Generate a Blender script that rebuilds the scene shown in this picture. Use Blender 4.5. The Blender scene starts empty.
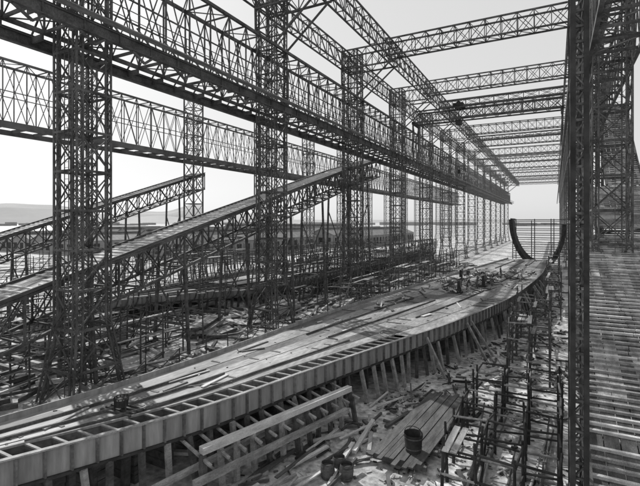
import bpy, math, random, bmesh
from mathutils import Vector
random.seed(7)
R=random.random
def U(a,b): return a+(b-a)*R()
H=11.0
# ---------------------------------------------------------------- materials
def new_mat(name, c1, c2, scale=1.0, rough=0.75, detail=6, bump=0.0, stretch=(1,1,1), metallic=0.0, c3=None, coord='Object', fine=0.0, lo=0.35, hi=0.65, bd=.05, fs=14, nr=.65):
    m=bpy.data.materials.new(name); m.use_nodes=True
    nt=m.node_tree; b=nt.nodes['Principled BSDF']
    tc=nt.nodes.new('ShaderNodeTexCoord'); mp=nt.nodes.new('ShaderNodeMapping')
    mp.inputs['Scale'].default_value=stretch
    nt.links.new(tc.outputs[coord],mp.inputs[0])
    n=nt.nodes.new('ShaderNodeTexNoise'); n.inputs['Scale'].default_value=scale; n.inputs['Detail'].default_value=detail
    n.inputs['Roughness'].default_value=nr
    nt.links.new(mp.outputs[0],n.inputs['Vector'])
    r=nt.nodes.new('ShaderNodeValToRGB')
    e=r.color_ramp.elements
    e[0].position=lo; e[1].position=hi
    e[0].color=(c1,c1,c1,1); e[1].color=(c2,c2,c2,1)
    if c3 is not None:
        x=e.new((lo+hi)/2); x.color=(c3,c3,c3,1)
    nt.links.new(n.outputs[0],r.inputs[0])
    out=r.outputs[0]
    if fine>0:
        n2=nt.nodes.new('ShaderNodeTexNoise'); n2.inputs['Scale'].default_value=scale*fs; n2.inputs['Detail'].default_value=5
        nt.links.new(mp.outputs[0],n2.inputs['Vector'])
        mr=nt.nodes.new('ShaderNodeMapRange'); mr.inputs[1].default_value=.3; mr.inputs[2].default_value=.7
        mr.inputs[3].default_value=1-fine; mr.inputs[4].default_value=1+fine
        nt.links.new(n2.outputs[0],mr.inputs[0])
        mx=nt.nodes.new('ShaderNodeMix'); mx.data_type='RGBA'; mx.blend_type='MULTIPLY'; mx.inputs[0].default_value=1
        nt.links.new(out,mx.inputs[6]); nt.links.new(mr.outputs[0],mx.inputs[7]); out=mx.outputs[2]
    nt.links.new(out,b.inputs['Base Color'])
    b.inputs['Roughness'].default_value=rough; b.inputs['Metallic'].default_value=metallic
    b.inputs['Specular IOR Level'].default_value=0.25
    if bump>0:
        bp=nt.nodes.new('ShaderNodeBump'); bp.inputs['Strength'].default_value=bump; bp.inputs['Distance'].default_value=bd
        nt.links.new(n.outputs[0],bp.inputs['Height']); nt.links.new(bp.outputs[0],b.inputs['Normal'])
    return m
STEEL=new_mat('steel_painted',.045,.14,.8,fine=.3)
STEELMID=new_mat('steel_haze_mid',.075,.17,.4)  # same steel, colour lightened to imitate haze at middle distance
STEELFAR=new_mat('steel_haze_far',.14,.23,.4)  # palest steel copy: far haze put into the base colour
PLATE=new_mat('hull_plate',.13,.38,.33,fine=.3,bump=.1,c3=.25,stretch=(1.3,.35,1),detail=10,rough=.6)
PLATE2=new_mat('hull_plate_rusty',.07,.22,.5,fine=.3,bump=.1,c3=.13,stretch=(1.3,.4,1),detail=10,rough=.65)
SIDE=new_mat('hull_side_plate',.19,.34,.7,fine=.16,bump=.08,stretch=(1.6,1.6,.25),fs=6)
DARK=new_mat('dark_iron',.02,.055,1.5)
TIMB=new_mat('timber',.16,.36,1.0,stretch=(3,.6,3),fine=.3,bump=.1)
TIMD=new_mat('timber_dark',.045,.12,1.0,stretch=(3,.6,3),fine=.3)
TIML=new_mat('timber_light',.38,.60,1.0,stretch=(3,.6,3),fine=.2)
GROUND=new_mat('yard_ground_sand',.09,.58,.3,rough=.95,detail=15,bump=.8,c3=.36,fine=.5,lo=.34,hi=.60,bd=.12,fs=9,nr=.76)
CLOTH=new_mat('cloth',.05,.12,4); SKIN=new_mat('skin',.32,.4,3)
ROOF=new_mat('roof_slate',.13,.22,.6); WALL=new_mat('shed_wall',.2,.3,.5)
HILL=new_mat('hill_grass',.28,.36,.002,rough=1)
WATER=new_mat('water_surface',.28,.36,.05,rough=.25)
def sm(y): return STEEL if y<75 else (STEELMID if y<140 else STEELFAR)  # steel pales with distance, aerial haze painted in steps
# ---------------------------------------------------------------- mesh builder
class MB:
    def __init__(s): s.v=[]; s.f=[]; s.m=[]; s.mats=[]
    def mi(s,mat):
        if mat not in s.mats: s.mats.append(mat)
        return s.mats.index(mat)
    def beam(s,a,b,w,h=None,mat=None,up=None,jit=True):
        if h is None: h=w
        a=Vector(a); b=Vector(b); d=b-a
        if d.length<1e-5: return
        if jit:
            j=Vector((U(-.002,.002),U(-.002,.002),U(-.002,.002))); a=a+j; b=b+j
            w=w*U(.96,1.04); h=h*U(.96,1.04)
        d.normalize()
        u=Vector(up) if up else Vector((0,0,1))
        if abs(d.dot(u))>.97: u=Vector((0,1,0)) if abs(d.y)<.9 else Vector((1,0,0))
        r=d.cross(u).normalized(); u=r.cross(d).normalized()
        r*=w/2; u*=h/2
        i=len(s.v)
        for p in (a,b):
            s.v+= [p-r-u,p+r-u,p+r+u,p-r+u]
        k=s.mi(mat)
        for q in ((0,3,2,1),(4,5,6,7),(0,1,5,4),(1,2,6,5),(2,3,7,6),(3,0,4,7)):
            s.f.append(tuple(i+j for j in q)); s.m.append(k)
    def box(s,x0,x1,y0,y1,z0,z1,mat):
        s.beam(((x0+x1)/2,y0,(z0+z1)/2),((x0+x1)/2,y1,(z0+z1)/2),abs(x1-x0),abs(z1-z0),mat,jit=False)
    def quad(s,pts,mat):
        i=len(s.v); s.v+=[Vector(p) for p in pts]; s.f.append(tuple(range(i,i+len(pts)))); s.m.append(s.mi(mat))
    def cyl(s,a,b,r0,r1,mat,n=12,cap=True):
        a=Vector(a); b=Vector(b); d=(b-a).normalized()
        u=Vector((0,0,1)) if abs(d.z)<.9 else Vector((1,0,0))
        r=d.cross(u).normalized(); u=r.cross(d)
        i=len(s.v); k=s.mi(mat)
        for p,rr in ((a,r0),(b,r1)):
            for j in range(n):
                t=2*math.pi*j/n; s.v.append(p+(r*math.cos(t)+u*math.sin(t))*rr)
        for j in range(n):
            s.f.append((i+j,i+(j+1)%n,i+n+(j+1)%n,i+n+j)); s.m.append(k)
        if cap:
            s.f.append(tuple(i+j for j in range(n))[::-1]); s.m.append(k)
            s.f.append(tuple(i+n+j for j in range(n))); s.m.append(k)
    def obj(s,name):
        me=bpy.data.meshes.new(name); me.from_pydata([tuple(v) for v in s.v],[],s.f)
        for m in s.mats: me.materials.append(m)
        me.polygons.foreach_set('material_index',s.m); me.update()
        o=bpy.data.objects.new(name,me); bpy.context.scene.collection.objects.link(o); return o
def lerp(a,b,t): return Vector(a)*(1-t)+Vector(b)*t
def truss(mb,b0,b1,t0,t1,n,wc,wv,wd,mat,style='X',chords=True,long=False):
    b0,b1,t0,t1=map(Vector,(b0,b1,t0,t1))
    if chords and not long:
        mb.beam(b0,b1,wc,wc,mat); mb.beam(t0,t1,wc,wc,mat)
    for i in range(n+1):
        t=i/n; B=lerp(b0,b1,t); T=lerp(t0,t1,t)
        m=sm(B.y) if long else mat
        if wv: mb.beam(B,T,wv,wv,m)
        if i<n:
            t2=(i+1)/n; B2=lerp(b0,b1,t2); T2=lerp(t0,t1,t2)
            if long: mb.beam(B,B2,wc,wc,m,jit=False); mb.beam(T,T2,wc,wc,m,jit=False)
            if style=='X': mb.beam(B,T2,wd,wd*.8,m); mb.beam(T,B2,wd,wd*.8,m)
            elif style=='N':
                mb.beam(T,B2,wd,wd,m)
# ---------------------------------------------------------------- towers
def tower(x,y,top,s=2.4,mat=STEEL,near=False,flare=.7):
    mb=MB(); h=s/2; lv=2.35; n=int(round(top/lv)); lv=top/n
    def hw(z): return h+flare*max(0,(5-z)/5)
    cs=[(-1,-1),(1,-1),(1,1),(-1,1)]
    leg=.2
    def P(c,z): return Vector((x+c[0]*hw(z),y+c[1]*hw(z),z))
    for c in cs:
        if near:
            for dx,dy in ((0,0),(-c[0]*.36,0),(0,-c[1]*.36)):
                for a,b in ((0,5),(5,top)):
                    mb.beam(P(c,a)+Vector((dx,dy,0)),P(c,b)+Vector((dx,dy,0)),.1,.1,mat)
            zz=0; k=0; st=.45
            while zz<top-st:
                for dx,dy in ((-c[0]*.36,0),(0,-c[1]*.36)):
                    A=P(c,zz); B=P(c,zz+st)
                    if k%2: A=A+Vector((dx,dy,0))
                    else: B=B+Vector((dx,dy,0))
                    mb.beam(A,B,.045,.025,mat)
                zz+=st;k+=1
        else:
            mb.beam(P(c,0),P(c,5),leg,leg,mat); mb.beam(P(c,5),P(c,top),leg,leg,mat)
        mb.box(P(c,0).x-.45,P(c,0).x+.45,P(c,0).y-.45,P(c,0).y+.45,0,.35,WALL)
    for i in range(n):
        z0=i*lv; z1=z0+lv
        for j in range(4):
            a=cs[j]; b=cs[(j+1)%4]
            mb.beam(P(a,z1),P(b,z1),.1,.14,mat)
            mb.beam(P(a,z0),P(b,z1),.065,.065,mat); mb.beam(P(b,z0),P(a,z1),.065,.065,mat)
        if i%4==3:
            mb.beam(P(cs[0],z1),P(cs[2],z1),.08,.08,mat); mb.beam(P(cs[1],z1),P(cs[3],z1),.08,.08,mat)
    lx=x+h*.3; ly=y-h-.12
    if near:
        for dx in (-.2,.2): mb.beam((lx+dx,ly,0),(lx+dx,ly,top),.04,.04,mat)
        z=.3
        while z<top: mb.beam((lx-.2,ly,z),(lx+.2,ly,z),.025,.025,mat); z+=.33
    return mb
SP=20.2; Y0=16.8
YS=[Y0+SP*k for k in range(-1,14)]
XA=-25.3; XB=-55.5; XR=3.45
for y in YS:
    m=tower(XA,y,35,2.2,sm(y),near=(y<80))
    for yy in (y-1.15,y+1.15):
        truss(m,(XA-1.2,yy,32.4),(XA+6.2,yy,32.4),(XA-1.2,yy,35),(XA+6.2,yy,35),4,.18,.09,.09,sm(y),'X')
        m.beam((XA+1.15,yy,28.5),(XA+5.9,yy,32.4),.16,.16,sm(y))
        m.beam((XA-1.15,yy,30),(XA-1.2,yy,32.4),.15,.15,sm(y))
    m.obj('gantry_tower')
for y in YS:
    if y<0: continue
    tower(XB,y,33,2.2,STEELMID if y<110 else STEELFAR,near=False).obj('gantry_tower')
for y in YS:
    if y<30: continue
    tower(XR,y,35.5,2.3,sm(y),near=(y<60),flare=.0).obj('gantry_tower')
mb=MB(); cx=(.46,.80); cy=(14.7,17.1)
for x in cx:
    for y in cy:
        mb.beam((x,y,0),(x,y,36),.14,.14,DARK)
        mb.beam((x,y+.12,0),(x,y+.12,36),.05,.2,STEEL)
z=0;k=0
while z<35:
    for y in cy:
        mb.beam((cx[k%2],y,z),(cx[(k+1)%2],y,z+.45),.06,.04,STEEL)
        mb.beam((cx[0],y,z),(cx[1],y,z),.06,.07,STEEL)
    z+=.45;k+=1
z=0
while z<34:
    for x in cx:
        mb.beam((x,cy[0],z),(x,cy[1],z+2.2),.08,.06,STEEL); mb.beam((x,cy[1],z),(x,cy[0],z+2.2),.08,.06,STEEL); mb.beam((x,cy[0],z),(x,cy[1],z),.1,.1,STEEL)
    z+=2.2
mb.box(-.1,1.3,14.2,17.6,0,.4,WALL)
mb.obj('gantry_stanchion')
# ---------------------------------------------------------------- longitudinal girders
def girder(x,zb,zt,y0,y1,ppb,hw=1.5,far=False):
    mb=MB(); L=y1-y0; n=int(round(L/(SP/ppb)))
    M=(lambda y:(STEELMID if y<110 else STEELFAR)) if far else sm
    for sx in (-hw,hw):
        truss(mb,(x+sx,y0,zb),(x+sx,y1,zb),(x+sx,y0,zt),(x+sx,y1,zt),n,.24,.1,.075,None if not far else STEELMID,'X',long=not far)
        zm=(zb+zt)/2
        for i in range(0,n,4):
            ya=y0+L*i/n; yb=min(y1,y0+L*(i+4)/n)
            mb.beam((x+sx,ya,zm),(x+sx,yb,zm),.07,.1,M(ya))
    for i in range(n+1):
        y=y0+L*i/n
        mb.beam((x-hw,y,zb),(x+hw,y,zb),.12,.18,M(y)); mb.beam((x-hw,y,zt),(x+hw,y,zt),.1,.12,M(y))
        if i<n:
            y2=y0+L*(i+1)/n
            for z in (zb,zt):
                if i%2: mb.beam((x+hw,y,z),(x-hw,y2,z),.07,.07,M(y))
                else: mb.beam((x-hw,y,z),(x+hw,y2,z),.07,.07,M(y))
    return mb
g=girder(XA,22.2,28.2,-14,290,9,1.35)
for sx in (2.5,-2.5):
    xx=XA+sx; sg=1 if sx>0 else -1
    y=-14.0; st=SP/9
    while y<289:
        y2=y+st; m=sm(y)
        g.beam((xx,y,21.8),(xx,y2,21.8),.1,.52,m,jit=False)
        g.beam((xx,y,22.1),(xx,y2,22.1),.36,.06,m,jit=False)
        g.beam((xx,y,21.5),(xx,y2,21.5),.36,.06,m,jit=False)
        g.beam((xx,y,22.2),(xx,y2,22.2),.09,.13,DARK,jit=False)
        g.beam((XA+sg*1.3,y,21.9),(xx,y,21.9),.12,.36,m)
        g.beam((XA+sg*1.3,y,23.6),(xx,y,22.2),.09,.09,m)
        if y<110: g.beam((xx+sg*.08,y,21.5),(xx+sg*.08,y,22.1),.1,.07,m)
        y=y2
y=-12
while y<120:
    g.beam((XA+2.55,y,21.45),(XA+2.55,y+.9,20.95),.13,.13,sm(y))
    g.beam((XA+2.55,y+.9,20.95),(XA+2.55,y+1.5,21.45),.13,.13,sm(y))
    y+=SP/6
y=-14
while y<290:
    y2=y+SP/9; m=sm(y)
    g.beam((XA+3.1,y,22.3),(XA+3.1,y2,22.3),.6,.05,TIMB,jit=False)
    g.beam((XA+3.4,y,23.35),(XA+3.4,y2,23.35),.045,.045,m,jit=False)
    g.beam((XA+3.4,y,22.85),(XA+3.4,y2,22.85),.035,.035,m,jit=False)
    g.beam((XA+3.4,y,22.3),(XA+3.4,y,23.35),.045,.045,m); y=y2
g.obj('gantry_girder')
g=girder(XB,22.2,29.2,-14,290,8,1.35,far=True)
for sx in (2.5,-2.5):
    g.beam((XB+sx,-14,21.7),(XB+sx,290,21.7),.25,.6,STEELMID)
    y=-13.5
    while y<289:
        g.beam((XB,y,21.9),(XB+sx,y,21.9),.14,.35,STEELMID); y+=SP/8
g.obj('gantry_girder')
g=girder(XR,22.2,28.2,12,290,9,1.35)
g.beam((XR-2.4,26,21.8),(XR-2.4,290,21.8),.3,.55,STEEL)
g.obj('gantry_girder')
for x in (XA+5.9,XA-.9,XR+1.0,XR-1.6):
    y0=24 if x>0 else -10
    mb=MB(); n=int((290-y0)/2.3)
    for sx in (-.45,.45):
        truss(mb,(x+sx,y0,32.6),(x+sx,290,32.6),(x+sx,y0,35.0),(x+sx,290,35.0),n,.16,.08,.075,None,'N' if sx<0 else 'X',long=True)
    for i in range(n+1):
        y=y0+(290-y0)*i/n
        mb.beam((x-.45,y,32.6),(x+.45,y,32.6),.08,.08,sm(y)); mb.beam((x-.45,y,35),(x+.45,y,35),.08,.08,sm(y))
    mb.obj('upper_girder')
# ---------------------------------------------------------------- cross trusses
def cross(y,hw=.8,zt=35.6,zb=33.4,x0=XA+5.2,x1=XR+1.6,n=14):
    mb=MB(); M=sm(y)
    for sy in (-hw,hw):
        truss(mb,(x0,y+sy,zb),(x1,y+sy,zb),(x0,y+sy,zt),(x1,y+sy,zt),n,.18,.09,.08,M,'X')
    for i in range(n+1):
        x=x0+(x1-x0)*i/n
        for z in (zb,zt): mb.beam((x,y-hw,z),(x,y+hw,z),.1,.1,M)
        if i<n:
            x2=x0+(x1-x0)*(i+1)/n
            mb.beam((x,y-hw,zb),(x2,y+hw,zb),.07,.07,M)
    mb.obj('cross_truss')
for k,y in enumerate(YS):
    if y<50: continue
    cross(y)
    if k%2==0 and y>70: cross(y+SP/2,hw=.4,zt=34.6,zb=33.4,n=10)
mb=MB(); yc=80.5
for sy in (-1.1,1.1):
    truss(mb,(XA+2.5,yc+sy,29.2),(XR-2.4,yc+sy,29.2),(XA+2.5,yc+sy,31.2),(XR-2.4,yc+sy,31.2),12,.22,.11,.11,STEEL,'X')
mb.box(-15.8,-14.1,yc-1.3,yc+1.3,31.3,31.9,DARK)
mb.cyl((-14.9,yc-1.2,31.9),(-14.9,yc+1.2,31.9),.35,.35,DARK)
mb.box(-15.5,-14.6,yc-.9,yc+.9,28.3,29.0,DARK)
for e in (XA+2.5,XR-2.4):
    mb.beam((e,yc-2,29.0),(e,yc+2,29.0),.4,.5,DARK)
    for yy in (yc-1.8,yc+1.8): mb.beam((e,yy,22.3),(e,yy,29),.25,.25,STEEL)
    mb.beam((e,yc-1.8,22.4),(e,yc+1.8,28.8),.12,.12,STEEL); mb.beam((e,yc+1.8,22.4),(e,yc-1.8,28.8),.12,.12,STEEL)
mb.beam((-15,yc,28),(-15,yc,20.2),.05,.05,DARK)
mb.box(-15.2,-14.8,yc-.2,yc+.2,19.6,20.3,DARK)
mb.obj('overhead_travelling_crane')
# ---------------------------------------------------------------- ramps
def ramp(name,x0,x1,pts,depth=2.7,deck=(TIMB,TIMB,TIML,TIMD),seg=2.2,batt=.62,sup=True,nplank=7,bt=(TIML,TIMB),bh=.1):
    mb=MB()
    for (ya,za),(yb,zb) in zip(pts[:-1],pts[1:]):
        L=math.hypot(yb-ya,zb-za); n=max(1,int(round(L/seg)))
        for x in (x0+.1,x1-.1):
            truss(mb,(x,ya,za-depth),(x,yb,zb-depth),(x,ya,za-.15),(x,yb,zb-.15),n,.2,.12,.1,STEEL,'X')
        for i in range(n+1):
            t=i/n; y=ya+(yb-ya)*t; z=za+(zb-za)*t
            mb.beam((x0,y,z-.2),(x1,y,z-.2),.16,.2,STEEL); mb.beam((x0,y,z-depth),(x1,y,z-depth),.12,.12,STEEL)
            if i<n:
                y2=ya+(yb-ya)*(i+1)/n; z2=za+(zb-za)*(i+1)/n
                mb.beam((x0,y,z-depth),(x1,y2,z2-depth),.1,.1,STEEL)
            if sup and i%4==0 and z-depth>.6:
                for x in (x0+.1,x1-.1): mb.beam((x,y,z-depth),(x+(.5 if x>(x0+x1)/2 else -.5),y,0),.22,.22,TIMD)
                mb.beam((x0,y,(z-depth)*.25),(x1,y,(z-depth)*.8),.12,.12,TIMD); mb.beam((x1,y,(z-depth)*.25),(x0,y,(z-depth)*.8),.12,.12,TIMD)
        w=(x1-x0)/nplank
        for j in range(nplank):
            t=0
            while t<1:
                t2=min(1,t+U(3.2,5.2)/L)
                a=(x0+w*(j+.5),ya+(yb-ya)*t,za+(zb-za)*t+U(0,.015)); b=(x0+w*(j+.5),ya+(yb-ya)*t2-.02,za+(zb-za)*t2+U(0,.015))
                mb.beam(a,b,w-.03,.07,random.choice(deck))
                t=t2
        s=0
        while s<L:
            t=s/L; y=ya+(yb-ya)*t; z=za+(zb-za)*t+.075
            cuts=[x0+.02+U(0,.04)]
            while cuts[-1]<x1-2.4: cuts.append(cuts[-1]+U(1.7,2.6))
            cuts.append(x1-U(0,.08))
            for ca,cb in zip(cuts[:-1],cuts[1:]):
                dy=U(-.04,.04)
                if R()<.97: mb.beam((ca,y+dy,z),(cb-.04,y+dy+U(-.03,.03),z),.15,bh,random.choice(bt))
            s+=batt
        for x in (x0,x1):
            mb.beam((x,ya,za+.12),(x,yb,zb+.12),.14,.2,TIMD)
    return mb.obj(name)
ramp('inclined_gangway',-30.6,-27.3,[(2,3.4),(44,14.6),(60,18.8),(74,22)],depth=2.9,bt=(TIML,))
ramp('inclined_gangway',-60.5,-57.3,[(14,4.6),(62,20.0)],depth=2.9,bt=(TIML,))
DK=(TIMD,TIMD,TIMD,TIMB)
RB=(TIMB,TIMB,TIML)
ramp('inclined_gangway',.98,7.4,[(3,.5),(16,2.75),(39.5,10.0)],depth=1.6,batt=.42,nplank=13,deck=DK,sup=False,bt=RB)
ramp('inclined_gangway',3.0,8.3,[(40.2,10.5),(47,12.2),(52,14.4)],depth=1.0,batt=.42,nplank=11,sup=False,deck=DK,bt=RB)
ramp('inclined_gangway',4.6,7.6,[(52.2,14.6),(56,17.2),(60,20.6),(65,25.4)],depth=1.0,batt=.42,nplank=7,sup=False,deck=DK,bt=RB)
# ---------------------------------------------------------------- hull
def interp(tab,y):
    if y<=tab[0][0]: return tab[0][1]
    for i,((a,va),(b,vb)) in enumerate(zip(tab[:-1],tab[1:])):
        if y<=b:
            pm=tab[max(i-1,0)]; pn=tab[min(i+2,len(tab)-1)]
            t=(y-a)/(b-a); m0=(vb-pm[1])/(b-pm[0])*(b-a); m1=(pn[1]-va)/(pn[0]-a)*(b-a)
            return (2*t**3-3*t**2+1)*va+(t**3-2*t**2+t)*m0+(-2*t**3+3*t**2)*vb+(t**3-t**2)*m1
    return tab[-1][1]
NE=[(-6,-24.5),(2,-19.2),(7.9,-16.3),(14.1,-13.5),(20.2,-11.8),(28.8,-9.3),(36,-7.2),(50,-4.3),(66,-2.6),(80,-1.7),(104,-1.2)]
FE=[(-6,-24.6),(2,-22.0),(9,-19.6),(18,-18.2),(33,-17.4),(46,-16.2),(58,-14.9),(77,-12.5),(104,-9)]
def hull(name,NE,FE,y0,y1,zd,cells_to,dy=.75,th=1.0):
    mb=MB(); y=y0; MI=1.1; row=0
    SEG={}
    while y<y1:
        y2=min(y+dy,y1)
        n1,n2=interp(NE,y),interp(NE,y2); f1,f2=interp(FE,y),interp(FE,y2)
        w1=min(MI,(n1-f1)*.3); w2=min(MI,(n2-f2)*.3)
        cell=y<cells_to
        i1=n1-w1 if cell else n1-.02; i2=n2-w2 if cell else n2-.02
        ns=7
        for j in range(ns):
            a1=f1+(i1-f1)*j/ns; b1=f1+(i1-f1)*(j+1)/ns; a2=f2+(i2-f2)*j/ns; b2=f2+(i2-f2)*(j+1)/ns
            dz=.022 if j%2 else 0
            key=(j,(row+j*4)//9)
            if key not in SEG: SEG[key]=PLATE if R()<.68 else PLATE2
            pm=SEG[key]
            mb.quad([(a1,y,zd+dz),(b1,y,zd+dz),(b2,y2,zd+dz),(a2,y2,zd+dz)],pm)
            if dz:
                mb.quad([(a1,y,zd),(a1,y,zd+dz),(a2,y2,zd+dz),(a2,y2,zd)],DARK)
                mb.quad([(b1,y,zd),(b2,y2,zd),(b2,y2,zd+dz),(b1,y,zd+dz)],DARK)
        if cell:
            mb.quad([(i1,y,zd-th),(n1,y,zd-th),(n2,y2,zd-th),(i2,y2,zd-th)],TIMD)
            mb.quad([(i1,y,zd-th),(i2,y2,zd-th),(i2,y2,zd),(i1,y,zd)],PLATE2)
            mb.beam((i1,y,zd-th*.5),(n1,y,zd-th*.5),.05,th-.04,PLATE2)
            mb.beam((i1-.1,y,zd+.0),(n1,y,zd+.0),.1,.06,SIDE)
            mb.beam((i1,y,zd+.02),(i2,y2,zd+.02),.09,.09,SIDE,jit=False)
        mb.beam((n1,y,zd-th*.5+.02),(n2,y2,zd-th*.5+.02),.05,th,SIDE,jit=False)
        mb.beam((n1+.04,y,zd+.05),(n2+.04,y2,zd+.05),.18,.06,TIMB,jit=False)
        mb.beam((n1+.05,y,zd-th+.02),(n2+.05,y2,zd-th+.02),.18,.1,DARK,jit=False)
        mb.beam((n1+.10,y,zd-th+.08),(n1+.10,y,zd+.01),.14,.06,PLATE2)
        if row%3==0: mb.beam((n1+.04,y+.37,zd-th+.08),(n1+.04,y+.37,zd+.01),.22,.02,SIDE,up=(1,0,0))
        mb.beam((f1,y,zd-th*.5+.15),(f2,y2,zd-th*.5+.15),.06,th+.2,SIDE,jit=False)
        mb.quad([(n1,y,zd-th),(n1-1.8,y,zd-th-.55),(n2-1.8,y2,zd-th-.55),(n2,y2,zd-th)],DARK)
        mb.quad([(f1,y,zd-th),(f2,y2,zd-th),(f2+1.0,y2,zd-th-.55),(f1+1,y,zd-th-.55)],DARK)
        mb.quad([(n1-1.8,y,zd-th-.55),(f1+1,y,zd-th-.55),(f2+1,y2,zd-th-.55),(n2-1.8,y2,zd-th-.55)],DARK)
        y=y2; row+=1
    y=y0+3
    while y<y1:
        n,f=interp(NE,y),interp(FE,y); ns=7; j=random.randrange(ns)
        off=1.3 if y<cells_to else 0
        a=f+(n-off-f)*j/ns; b=f+(n-off-f)*(j+1)/ns
        mb.beam((a+.05,y,zd+.03),(b-.05,y,zd+.03),.14,.03,STEEL)
        y+=U(.9,1.9)
    for fr in (.28,.5,.7):
        y=y0; q=random.randrange(3)
        while y<y1-dy:
            y2=y+dy
            xa=interp(FE,y)+(interp(NE,y)-interp(FE,y))*fr; xb=interp(FE,y2)+(interp(NE,y2)-interp(FE,y2))*fr
            if (int(y)//9+q)%3!=1: mb.beam((xa,y,zd+.07),(xb,y2,zd+.07),.07,.12,STEEL,jit=False)
            y=y2
    return mb.obj(name)
ZD=3.0
hull('ship_hull_bottom',NE,FE,-6,104,ZD,30)
NE2=[(30,-44),(36,-41),(44,-36.5),(52,-33.8),(65,-32),(90,-31.5),(130,-31.5)]
FE2=[(30,-44.2),(36,-45),(44,-46.5),(52,-47.5),(65,-48.5),(90,-49),(130,-49)]
mb=MB(); y=31
while y<130:
    n,f=interp(NE2,y),interp(FE2,y); c=(n+f)/2; y2=y+.95
    n2,f2=interp(NE2,y2),interp(FE2,y2)
    if n-f>1:
        mb.beam((f,y,1.7),(n,y,1.7),.06,1.1,PLATE2); mb.beam((f,y,2.28),(n,y,2.28),.16,.06,STEEL)
        hN=U(.9,1.5) if y<46 else U(2.8,3.8)
        for e,e2,sg in ((n,n2,1),(f,f2,-1)):
            p=Vector((e,y,1.4))
            for k in range(5):
                t=(k+1)/5; q=Vector((e+sg*1.1*math.sin(t*1.5),y,1.4+hN*1.4*(1-math.cos(t*1.5))))
                mb.beam(p,q,.14,.12,STEEL)
                if k in (0,1) : # bilge plating run behind the frames
                    dd=Vector((e2-e,y2-y,0)); mb.quad([p,q,q+dd,p+dd],PLATE2)
                if k==3: mb.beam(q,q+Vector((e2-e,y2-y,0)),.3,.1,TIMB,jit=False)
                p=q
    for fr in (0.02,.25,.5,.75,.98):
        mb.beam((f+(n-f)*fr,y,1.9),(f2+(n2-f2)*fr,y2,1.9),.06,1.2,PLATE2 if fr not in (.02,.98) else SIDE,jit=False)
    if int(y/6)%3!=1 and n-f>2:
        mb.quad([(f+(n-f)*.26,y,2.34),(f+(n-f)*.74,y,2.34),(f2+(n2-f2)*.74,y2,2.34),(f2+(n2-f2)*.26,y2,2.34)],PLATE)
    for e in (n,f,c):
        if R()<.8: mb.beam((e,y,1.3),(e+U(-.3,.3),y,0),.24,.24,TIMD)
    y=y2
mb.obj('ship_keel_and_floors')
mb=MB(); y=1.0
while y<100:
    n=interp(NE,y)
    if n>-23:
        x=n+U(-.05,.15); o=U(.1,.6)
        mb.beam((x+.05,y,ZD-1.0),(x+o,y+U(-.25,.25),0),.2,.2,TIMB if R()<.5 else TIMD)
        if R()<.5: mb.beam((x-1.2,y+.3,ZD-1.4),(x-1.2+U(-.1,.1),y+.3,0),.26,.26,TIMD)
        if R()<.18:
            mb.beam((x+.22,y+.3,ZD-.4),(x+U(1.4,2.2),y+U(-.6,.6),0),.16,.16,TIMB)
    y+=U(.75,1.2)
mb.obj('hull_shores')
mb=MB()
for yy in range(0,100,1):
    y=yy*1.4-4
    if y>102: break
    n,f=interp(NE,y),interp(FE,y); c=(n+f)/2
    if n-f<1.5: continue
    for k in range(4): mb.box(c-.9+U(-.05,.05),c+.9+U(-.05,.05),y-.2,y+.2,.37*k,.37*k+.35,TIMD)
mb.obj('keel_blocks')
mb=MB()
def timber(mb,a,b,w=.3,h=.3,mat=TIML): mb.beam(a,b,w,h,mat)
timber(mb,(-12.4,13.2,1.9),(-9.9,22.0,1.9),.3,.26,TIML)
timber(mb,(-12.0,12.4,1.1),(-9.6,21.0,1.15),.26,.22,TIMB)
timber(mb,(-13.5,11.2,.9),(-11,19.0,1.5),.2,.2,TIMB)
for t in [i/11 for i in range(12)]:
    x=-12.4+2.5*t; y=13.2+8.8*t
    mb.beam((x+.05,y,1.75),(x+.15+U(-.1,.3),y+U(-.2,.2),0),.2,.2,TIMB if R()<.5 else TIMD)
    mb.beam((x-1.4,y+.3,1.9),(x+.6,y-.1,1.5),.12,.08,TIMB)
    if R()<.6: mb.beam((x+.2,y,1.5),(x+U(-.4,.4),y+U(1,1.6),.1),.1,.1,TIMB)
mb.obj('ribband_staging')
mb=MB()
for i in range(40):
    y=U(11,26); x=interp(NE,y)+U(.8,5.0)
    a=U(-.5,1.2); L=U(.8,3.6); z=.08+U(0,.15)
    timber(mb,(x,y,z),(x+math.sin(a)*L*.6,y+math.cos(a)*L,z+U(0,.25)),U(.06,.2),U(.04,.16),random.choice([TIML,TIMB,TIMD,TIMD]))
for i in range(600):
    y=U(16,95); x=interp(NE,y)+U(.8,3.5+y*.02) if R()<.4 else U(-6,1)
    if x<interp(NE,y)+.5 or x>1.2: continue
    a=U(0,6.28); L=U(.3,2.4)
    timber(mb,(x,y,.06),(x+math.sin(a)*L*.6,y+math.cos(a)*L,.06+U(0,.12)),U(.04,.2),U(.04,.14),random.choice([TIML,TIMB,TIMD,TIMD,DARK]))
mb.obj('scattered_timber')
mb=MB()
cl=[(U(-9,1),14+R()*38,U(.5,2.2)) for _ in range(34)]
for i in range(1900):
    if R()<.7:
        c=random.choice(cl); x=random.gauss(c[0],c[2]*.6); y=random.gauss(c[1],c[2])
    else: y=14+R()**1.4*40; x=U(-12,1.5)
    if x<interp(NE,y)+.3 or x>1.6: continue
    a=U(0,6.28); L=U(.05,.35)
    mb.beam((x,y,.02),(x+math.sin(a)*L,y+math.cos(a)*L,.02+U(0,.05)),U(.02,.13),U(.02,.07),random.choice([TIML,TIMB,TIMD,TIMD,DARK,WALL]),jit=False)
mb.obj('wood_chips_and_rubble')
mb=MB()
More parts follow.
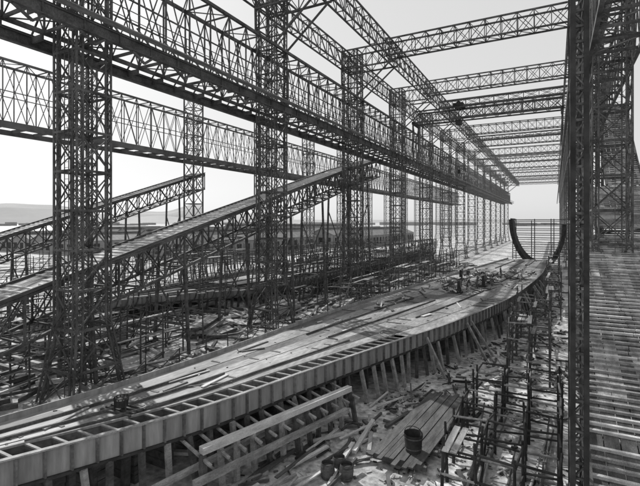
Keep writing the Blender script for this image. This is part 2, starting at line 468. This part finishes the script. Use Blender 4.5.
for i in range(10):
    x=-4.6+U(0,4.6); y=U(15.5,20); L=U(5,9); z=U(.1,.35)
    mb.cyl((x,y,z),(x+U(-.6,.9),y+L,z+U(0,.2)),.06,.045,TIMD if i%3 else TIMB,7)
mb.obj('scaffold_poles')
mb=MB()
for j in range(10):
    mb.beam((-7.4+j*.24,18.6+U(-.3,.3),.42+U(0,.02)),(-6.7+j*.24,27.4+U(-.4,.4),.42),.22,.07,TIMD)
for k in range(6):
    mb.beam((-7.7+.12*k,19+1.5*k,.28),(-4.9+.12*k,19+1.5*k,.28),.2,.2,TIMD)
mb.obj('plank_platform')
mb=MB(); bx,by=-5.75,19.9
mb.cyl((bx,by,.46),(bx,by,1.28),.36,.43,DARK,20,cap=False)
mb.cyl((bx,by,.50),(bx,by,1.27),.34,.40,DARK,20,cap=False)
mb.cyl((bx,by,.46),(bx,by,.5),.36,.36,DARK,20)
for z in (.62,1.1): mb.cyl((bx,by,z),(bx,by,z+.06),.385+(z-.5)*.07,.39+(z-.5)*.07,STEEL,20,cap=False)
for i in range(9):
    t0=math.pi*i/9; t1=math.pi*(i+1)/9
    mb.beam((bx+.42*math.cos(t0),by,1.25+.35*math.sin(t0)),(bx+.42*math.cos(t1),by,1.25+.35*math.sin(t1)),.03,.03,DARK)
mb.obj('iron_bucket')
def keg(x,y):
    mb=MB(); p=[(.0,.24),(.15,.29),(.33,.31),(.5,.29),(.65,.25)]
    for (z0,r0),(z1,r1) in zip(p[:-1],p[1:]): mb.cyl((x,y,.03+z0),(x,y,.03+z1),r0,r1,TIMD,18,cap=False)
    mb.cyl((x,y,.50),(x,y,.54),.25,.25,DARK,18)
    for z,r in ((.1,.285),(.5,.30),(.62,.27)): mb.cyl((x,y,z),(x,y,z+.04),r,r,STEEL,18,cap=False)
    mb.obj('rivet_keg')
keg(-8.4,17.5); keg(-7.85,17.1); keg(-8.6,16.8)
mb=MB(); x,y=-16.1,12.4
for i in range(12):
    t=2*math.pi*i/12; mb.beam((x+.24*math.cos(t),y+.24*math.sin(t),ZD+.25),(x+.29*math.cos(t),y+.29*math.sin(t),ZD+.62),.03,.03,DARK)
mb.cyl((x,y,ZD+.25),(x,y,ZD+.55),.24,.27,DARK,12)
mb.cyl((x,y,ZD+.6),(x,y,ZD+.64),.3,.3,DARK,12,cap=False)
for i in range(3):
    t=2.1*i; mb.beam((x+.26*math.cos(t),y+.26*math.sin(t),ZD),(x+.26*math.cos(t),y+.26*math.sin(t),ZD+.55),.05,.05,DARK)
for k in range(4): mb.beam((x-.9,y-.3+k*.25,ZD+.06),(x+.8,y-.2+k*.25,ZD+.06),.1,.1,TIMD)
mb.obj('rivet_brazier')
# ---------------------------------------------------------------- scaffolding
def scaff(name,x0,x1,y0,y1,dx,dy,h,levels,planks=.3,mat=TIMD,w=.13,jit=.12,skip=.1):
    mb=MB(); nx=max(1,int(round((x1-x0)/dx))); ny=max(1,int(round((y1-y0)/dy)))
    P={}
    for i in range(nx+1):
        for j in range(ny+1):
            x=x0+(x1-x0)*i/nx+U(-jit,jit); y=y0+(y1-y0)*j/ny+U(-jit,jit); hh=h+U(-.3,.7)*h*.2
            P[i,j]=(x,y)
            if R()>skip: mb.cyl((x,y,0),(x+U(-.1,.1),y+U(-.1,.1),hh),w*.6,w*.42,mat,6)
    for z in levels:
        for i in range(nx+1):
            for j in range(ny):
                if R()>skip: mb.cyl((*P[i,j],z+U(-.15,.15)),(*P[i,j+1],z+U(-.15,.15)),w*.45,w*.4,mat if R()<.7 else TIMB,5)
        for i in range(nx):
            for j in range(ny+1):
                if R()>skip: mb.cyl((*P[i,j],z+.1+U(-.1,.1)),(*P[i+1,j],z+.1),w*.42,w*.36,mat if R()<.7 else TIMB,5)
        for i in range(nx):
            for j in range(ny):
                if R()<planks:
                    for k in range(random.randint(1,3)):
                        xx=P[i,j][0]+.2+k*.3
                        mb.beam((xx,P[i,j][1]-.3,z+.19),(xx+U(-.1,.1),P[i,j+1][1]+.3,z+.19),.25,.05,TIMB if R()<.5 else TIML)
    for _ in range(int(nx*ny*.5)+1):
        i=random.randrange(nx); j=random.randrange(ny)
        mb.cyl((*P[i,j],.2),(*P[i,j+1],h*.9),w*.4,w*.35,mat,5)
    mb.obj(name)
scaff('timber_staging',-4.0,.2,17.3,29,1.4,1.7,2.5,[1.1,2.1],.03,mat=DARK,w=.13)
scaff('timber_staging',-2.9,-.4,33,46,1.3,2.2,4.6,[1.5,2.8,4.0],.15)
scaff('timber_staging',-1.0,.6,56,100,1.3,2.9,5.0,[1.5,2.8,4.2],.3)
scaff('timber_staging',-34.5,-28,14,30,2.1,2.2,4.2,[1.4,2.9],.25)
scaff('timber_staging',-49,-38,8,30,2.6,2.6,5.0,[1.8,3.6],.35)
scaff('timber_staging',-53,-50.5,32,120,2.4,3.0,6.6,[2,4,5.6],.35)
scaff('timber_staging',-31,-28.6,50,120,1.8,2.8,6.8,[2,3.8,5,6.3],.3)
scaff('timber_staging',-23.5,-20.5,46,110,1.6,3.4,4.4,[1.8,3.4],.3)
scaff('timber_staging',-24,-19.5,17.8,34,4.5,2.6,2.0,[1.3],.0,w=.1)
scaff('timber_staging',-90,-62,25,90,4.5,4.5,6,[2,4],.3)
scaff('timber_staging',-46,-34,40,110,4,5,7,[6],.05,skip=.35)
mb=MB()
for i in range(1000):
    y=U(10,120); x=U(-34,-19) if R()<.6 else U(-56,-30)
    if interp(FE,y)-.5<x: continue
    a=random.gauss(0,.8); L=U(.5,6)
    timber(mb,(x,y,.1),(x+math.sin(a)*L,y+math.cos(a)*L,.1+U(0,.35)),U(.08,.3),U(.06,.28),random.choice([TIML,TIMB,TIMD,TIMD,STEEL]))
mb.obj('timber_litter')
def stack(x,y,a,L,nx,nz,mat,name='timber_stack'):
    mb=MB(); c,s=math.cos(a),math.sin(a)
    for k in range(nz):
        for i in range(nx-(k//2)):
            ox=(i-nx/2)*.36; d=U(-.3,.3)
            mb.beam((x+c*ox-s*(-L/2+d),y+s*ox+c*(-L/2+d),.2+k*.33),(x+c*ox-s*(L/2+d),y+s*ox+c*(L/2+d),.2+k*.33),.33,.3,random.choice([mat,TIMB,TIMD]))
    mb.obj(name)
stack(-28.5,44,.1,6,6,4,TIML); stack(-23,50,.2,6,5,3,TIML); stack(-36,24,-.3,7,7,4,TIMB); stack(-31,34,.4,6,6,3,TIML); stack(-46,28,.1,8,6,4,TIMB)
stack(-22.5,27,.15,7,5,2,TIMD)
mb=MB()
for k in range(26):
    y=6+k*1.5
    mb.beam((-50,y,.18),(-34,y+U(-.2,.2),.18),.3,.3,TIMD if k%3 else TIMB)
for x in (-45,-39): mb.beam((x,4,.5),(x,44,.55),.6,.35,TIMB)
mb.obj('slipway_ways')
# clutter on the hull top
mb=MB()
def clut(x,y,t):
    if t<.45:
        a=U(-.6,.6); L=U(.4,2.6); mb.beam((x,y,ZD+.08),(x+math.sin(a)*L,y+math.cos(a)*L,ZD+.08+U(0,.08)),U(.08,.35),.05,random.choice([TIML,TIML,TIMD,STEEL,DARK]))
    elif t<.55:
        h=U(.4,.8)
        for sx in (-.3,.3):
            for sy in (-.6,.6): mb.beam((x+sx*1.2,y+sy,ZD),(x+sx*.5,y+sy*.9,ZD+h),.07,.07,TIMD)
        mb.beam((x,y-.8,ZD+h+.05),(x,y+.8,ZD+h+.05),.25,.06,TIML)
    else:
        for k in range(random.randint(2,6)):
            mb.beam((x+U(-.8,.8),y+U(-.8,.8),ZD+.1+k*.05),(x+U(-.8,.8),y+U(-.8,.8)+.8,ZD+.12+k*.1),.1,.1,random.choice([DARK,STEEL,TIMD,TIML]))
for i in range(90):
    y=random.gauss(60,9); n,f=interp(NE,y),interp(FE,y); x=min(n-.8,max(f+.8,random.gauss((n+f)/2,2.5))); clut(x,y,R())
for i in range(26):
    y=U(34,100); n,f=interp(NE,y),interp(FE,y); clut(U(f+.6,n-.8),y,R()*.5)
for i in range(12):
    y=U(9,36); n,f=interp(NE,y),interp(FE,y); x=U(f+.6,n-1.8); a=random.gauss(.25,.4); L=U(.6,3.5)
    mb.beam((x,y,ZD+.06),(x+math.sin(a)*L*.5,y+math.cos(a)*L,ZD+.06),U(.05,.18),.05,random.choice([TIML,TIMB,TIMD,STEEL]))
for i in range(110):
    y=5+R()*60; n,f=interp(NE,y),interp(FE,y)
    if n-f<3: continue
    x=U(f+.3,n-1.4); a=U(0,6.28); L=U(.05,.25)
    mb.beam((x,y,ZD+.04),(x+math.sin(a)*L,y+math.cos(a)*L,ZD+.04),U(.02,.07),.03,random.choice([TIML,TIMD,DARK]))
mb.obj('deck_clutter')
def machine(x,y):
    mb=MB()
    mb.box(x-.35,x+.35,y-.5,y+.5,ZD+.02,ZD+.2,DARK)
    mb.beam((x,y-.3,ZD+.2),(x,y-.2,ZD+1.3),.3,.25,DARK); mb.beam((x,y-.3,ZD+1.25),(x,y+.5,ZD+1.1),.26,.25,DARK)
    mb.beam((x,y+.35,ZD+.2),(x,y+.35,ZD+.6),.3,.2,DARK); mb.cyl((x,y+.4,ZD+1.1),(x,y+.4,ZD+.75),.06,.05,STEEL,8)
    for i in range(14):
        a=2*math.pi*i/14; b=2*math.pi*(i+1)/14
        mb.beam((x+.25,y-.3+.45*math.cos(a),ZD+1.1+.45*math.sin(a)),(x+.25,y-.3+.45*math.cos(b),ZD+1.1+.45*math.sin(b)),.06,.06,STEEL)
        if i%3==0: mb.beam((x+.25,y-.3,ZD+1.1),(x+.25,y-.3+.45*math.cos(a),ZD+1.1+.45*math.sin(a)),.03,.03,STEEL)
    mb.obj('punching_machine')
for p in ((-9.5,51),(-7.8,57.5),(-11.5,63)): machine(*p)
# ---------------------------------------------------------------- far ship frames
mb=MB(); Yb=108
def rib(y,top,xb,xt,z0=1.2):
    prev=None
    for i in range(13):
        t=i/12
        x=xb+(xt-xb)*(math.sin(t*math.pi/2))**1.1; z=z0+(top-z0)*(1-math.cos(t*math.pi/2))**.95
        p=Vector((x,y,z))
        if prev is not None: mb.beam(prev,p,.8,.75,DARK,jit=False)
        prev=p
for k in range(9):
    rib(Yb+k*1.5,11.6-k*.05,-3.4,-8.8-.05*k)
    rib(Yb+k*1.5,10.5,-2.2,1.8)
for i in range(7):
    t=(i+1)/7; xl=-3.4-5.4*math.sin(t*math.pi/2)**1.1; z=1.2+10.4*(1-math.cos(t*math.pi/2))**.95
    mb.beam((xl,Yb-.5,z),(xl,Yb+12.4,z),.12,.5,DARK)
mb.obj('ship_bow_frames')
mb=MB()
for i in range(9):
    z=2+i*1.15
    mb.beam((-9.5,Yb+14,z),(3.5,Yb+14,z),.3,.16,TIMB); mb.beam((-9.5,Yb+16.5,z+.4),(3.5,Yb+16.5,z+.4),.3,.16,TIMD)
for i in range(4):
    x=-9.5+i*13/3
    mb.beam((x,Yb+14.2,0),(x,Yb+14.2,11.6+U(-.5,.3)),.2,.2,TIMD); mb.beam((x+.6,Yb+16.7,0),(x+.6,Yb+16.7,11.8),.2,.2,TIMD)
mb.obj('end_staging')
# ---------------------------------------------------------------- sheds
def shed(x0,x1,y0,y1,hw,hr,name='workshop_shed'):
    e=bpy.data.objects.new(name,None); bpy.context.scene.collection.objects.link(e)
    mb=MB(); mb.box(x0,x1,y0,y1,0,hw,WALL)
    o=mb.obj('walls'); o.parent=e
    mb=MB(); nb=max(1,int((x1-x0)/12)); w=(x1-x0)/nb
    for i in range(nb):
        a=x0+i*w; b=a+w; c=(a+b)/2
        mb.quad([(a-.2,y0-.4,hw+.02),(c,y0-.4,hr),(c,y1+.4,hr),(a-.2,y1+.4,hw+.02)],ROOF)
        mb.quad([(c,y0-.4,hr),(b+.2,y0-.4,hw+.02),(b+.2,y1+.4,hw+.02),(c,y1+.4,hr)],ROOF)
        mb.quad([(a,y0-.01,hw),(b,y0-.01,hw),(c,y0-.01,hr)],WALL); mb.quad([(a,y1,hw),(c,y1,hr),(b,y1,hw)],WALL)
        mb.beam((c,y0,hr+.2),(c,y1,hr+.2),1.2,.5,ROOF)
    o=mb.obj('roof'); o.parent=e
    mb=MB(); y=y0+3
    while y<y1-3:
        mb.box(x1-.05,x1+.03,y,y+2.2,1.2,hw-1,DARK); y+=4
    x=x0+2
    while x<x1-3:
        mb.box(x,x+2,y0-.04,y0+.1,1.2,hw-1,DARK); x+=4
    o=mb.obj('windows'); o.parent=e
shed(-118,-82,95,150,5.5,8.5); shed(-150,-96,170,230,6,9.5); shed(-190,-140,90,120,4.5,7); shed(-100,-72,175,250,5,8)
shed(-230,-160,140,200,5,8)
# ---------------------------------------------------------------- ground, water, hills
def sheet(name,x0,x1,y0,y1,z,mat):
    mb=MB(); mb.quad([(x0,y0,z),(x1,y0,z),(x1,y1,z),(x0,y1,z)],mat); return mb.obj(name)
sheet('ground',-6000,6000,-3000,8000,0,GROUND)
mb=MB()
mb.quad([(-6000,-3000,.05),(-260,-3000,.05),(-260,330,.05),(-6000,330,.05)],WATER)
mb.quad([(-6000,330,.05),(6000,330,.05),(6000,1400,.05),(-6000,1400,.05)],WATER)
mb.obj('river')
mb=MB()
def hillrow(dist,hgt,seed,a0,a1,n=90,mat=HILL,thick=900):
    rs=random.Random(seed); ph=[rs.uniform(0,6.28) for _ in range(6)]
    pts=[]
    for i in range(n+1):
        a=a0+(a1-a0)*i/n
        s=.55+.25*math.sin(a*5+ph[0])+.15*math.sin(a*13+ph[1])+.07*math.sin(a*31+ph[2])+.03*math.sin(a*70+ph[3])
        pts.append((a,max(.05,s)*hgt))
    for (a,h),(b,g) in zip(pts[:-1],pts[1:]):
        def q(t,d,z): return (math.sin(t)*d,math.cos(t)*d,z)
        mb.quad([q(a,dist,0),q(b,dist,0),q(b,dist+thick*.5,g*.7),q(a,dist+thick*.5,h*.7)],mat)
        mb.quad([q(a,dist+thick*.5,h*.7),q(b,dist+thick*.5,g*.7),q(b,dist+thick,g),q(a,dist+thick,h)],mat)
hillrow(2600,150,3,-1.6,-.55); hillrow(4200,300,5,-1.7,-.75); hillrow(3800,50,9,-.9,.8)
mb.obj('hills')
mb=MB(); rs=random.Random(4)
for i in range(120):
    a=rs.uniform(-1.25,.3); d=rs.uniform(1450,1900); x=math.sin(a)*d; y=math.cos(a)*d; w=rs.uniform(15,60); h=rs.uniform(5,11)
    mb.box(x-w/2,x+w/2,y,y+20,0,h,HILL)
mb.obj('far_bank_buildings')
# ---------------------------------------------------------------- workers
def worker(x,y,z,yaw,pose='stand'):
    e=bpy.data.objects.new('worker',None); bpy.context.scene.collection.objects.link(e)
    e.location=(x,y,z); e.rotation_euler=(0,0,yaw)
    lean=.0 if pose=='stand' else .55
    def sp(h): return (0,-math.sin(lean)*h,.92+math.cos(lean)*h)
    ch=sp(.42); nk=sp(.56)
    V=[(0,0,.92),sp(.2),ch,nk,
       (.10,0,.86),(.12,-.06,.48),(.12,.02,.09),(.12,-.13,.05),
       (-.10,0,.86),(-.13,-.12,.48),(-.13,.06,.09),(-.13,-.08,.05),
       (.19,ch[1],ch[2]+.06),(.25,ch[1]-.05,ch[2]-.24),(.22,ch[1]-.25,ch[2]-.40),
       (-.19,ch[1],ch[2]+.06),(-.25,ch[1]-.03,ch[2]-.24),(-.2,ch[1]-.22,ch[2]-.42)]
    rad=[.15,.14,.16,.065,.1,.075,.055,.05,.1,.075,.055,.05,.08,.055,.04,.08,.055,.04]
    E=[(0,1),(1,2),(2,3),(0,4),(4,5),(5,6),(6,7),(0,8),(8,9),(9,10),(10,11),(2,12),(12,13),(13,14),(2,15),(15,16),(16,17)]
    me=bpy.data.meshes.new('body'); me.from_pydata(V,E,[]); o=bpy.data.objects.new('body',me)
    bpy.context.scene.collection.objects.link(o); o.parent=e; me.materials.append(CLOTH)
    s=o.modifiers.new('s','SKIN')
    for i,r in enumerate(rad): me.skin_vertices[0].data[i].radius=(r,r*.85)
    me.skin_vertices[0].data[0].use_root=True
    sb=o.modifiers.new('b','SUBSURF'); sb.levels=1; sb.render_levels=1
    bm=bmesh.new(); bmesh.ops.create_uvsphere(bm,u_segments=14,v_segments=10,radius=.115)
    for v in bm.verts:
        v.co.z*=1.18; v.co.x*=.85
        if v.co.y<-.09 and abs(v.co.x)<.03 and abs(v.co.z)<.04: v.co.y-=.03
    me=bpy.data.meshes.new('head'); bm.to_mesh(me); bm.free(); h=bpy.data.objects.new('head',me); me.materials.append(SKIN)
    hp=sp(.70); h.location=hp; bpy.context.scene.collection.objects.link(h); h.parent=e
    mb=MB(); mb.cyl((hp[0],hp[1]-.0,hp[2]+.05),(hp[0],hp[1],hp[2]+.13),.125,.12,CLOTH,14); mb.cyl((hp[0],hp[1],hp[2]+.13),(hp[0],hp[1],hp[2]+.16),.12,.06,CLOTH,14)
    mb.beam((hp[0],hp[1]-.08,hp[2]+.06),(hp[0],hp[1]-.19,hp[2]+.045),.15,.02,CLOTH)
    c=mb.obj('cap'); c.parent=e
    mb=MB()
    for (hx,hy,hz) in (V[14],V[17]):
        mb.cyl((hx,hy,hz),(hx,hy-.06,hz-.06),.035,.03,SKIN,8)
        for k,l in enumerate((.05,.065,.07,.055)):
            fx=hx-.03+k*.02
            mb.beam((fx,hy-.05,hz-.06),(fx,hy-.07,hz-.06-l),.016,.016,SKIN)
        mb.beam((hx+.035,hy-.02,hz-.02),(hx+.045,hy-.05,hz-.07),.018,.018,SKIN)
    c=mb.obj('hands'); c.parent=e
for (x,y,p,a) in ((-9.0,53,'bend',2.0),(-8.2,55.5,'stand',-1.2),(-10.4,62,'bend',.3),(-6.8,67,'stand',1.5)):
    worker(x,y,ZD+.03,a,p)
# ---------------------------------------------------------------- light
SE=math.radians(38)
sd=Vector((-.90,.44,0)).normalized()
tow=Vector((sd.x*math.cos(SE),sd.y*math.cos(SE),math.sin(SE)))
l=bpy.data.lights.new('sun','SUN'); l.energy=5.0; l.angle=math.radians(.5); l.color=(1,.995,.985)
o=bpy.data.objects.new('sun',l); o.rotation_euler=tow.to_track_quat('Z','Y').to_euler(); bpy.context.scene.collection.objects.link(o)
w=bpy.data.worlds.new('World'); bpy.context.scene.world=w; w.use_nodes=True; nt=w.node_tree
bg=nt.nodes['Background']; sky=nt.nodes.new('ShaderNodeTexSky'); sky.sky_type='NISHITA'; sky.sun_disc=False
sky.sun_elevation=SE; sky.sun_rotation=math.atan2(tow.x,tow.y); sky.air_density=1; sky.dust_density=1.5; sky.ozone_density=1
bw=nt.nodes.new('ShaderNodeRGBToBW'); nt.links.new(sky.outputs[0],bw.inputs[0])
# constant haze added to the dimmed sky, whitening it and raising ambient fill
ma=nt.nodes.new('ShaderNodeMath'); ma.operation='MULTIPLY_ADD'; ma.inputs[1].default_value=.22; ma.inputs[2].default_value=4.1
nt.links.new(bw.outputs[0],ma.inputs[0]); nt.links.new(ma.outputs[0],bg.inputs[0])
bg.inputs[1].default_value=.15
# ---------------------------------------------------------------- camera
c=bpy.data.cameras.new('camera'); co=bpy.data.objects.new('camera',c); bpy.context.scene.collection.objects.link(co)
co.location=(0,0,H); co.rotation_euler=(math.radians(90),0,math.radians(28.1))
c.sensor_width=36; c.lens=24.75; c.shift_y=-21/640; c.clip_end=20000; c.clip_start=.1
bpy.context.scene.camera=co
sc=bpy.context.scene; sc.view_settings.view_transform='Standard'; sc.view_settings.look='None'; sc.view_settings.exposure=0
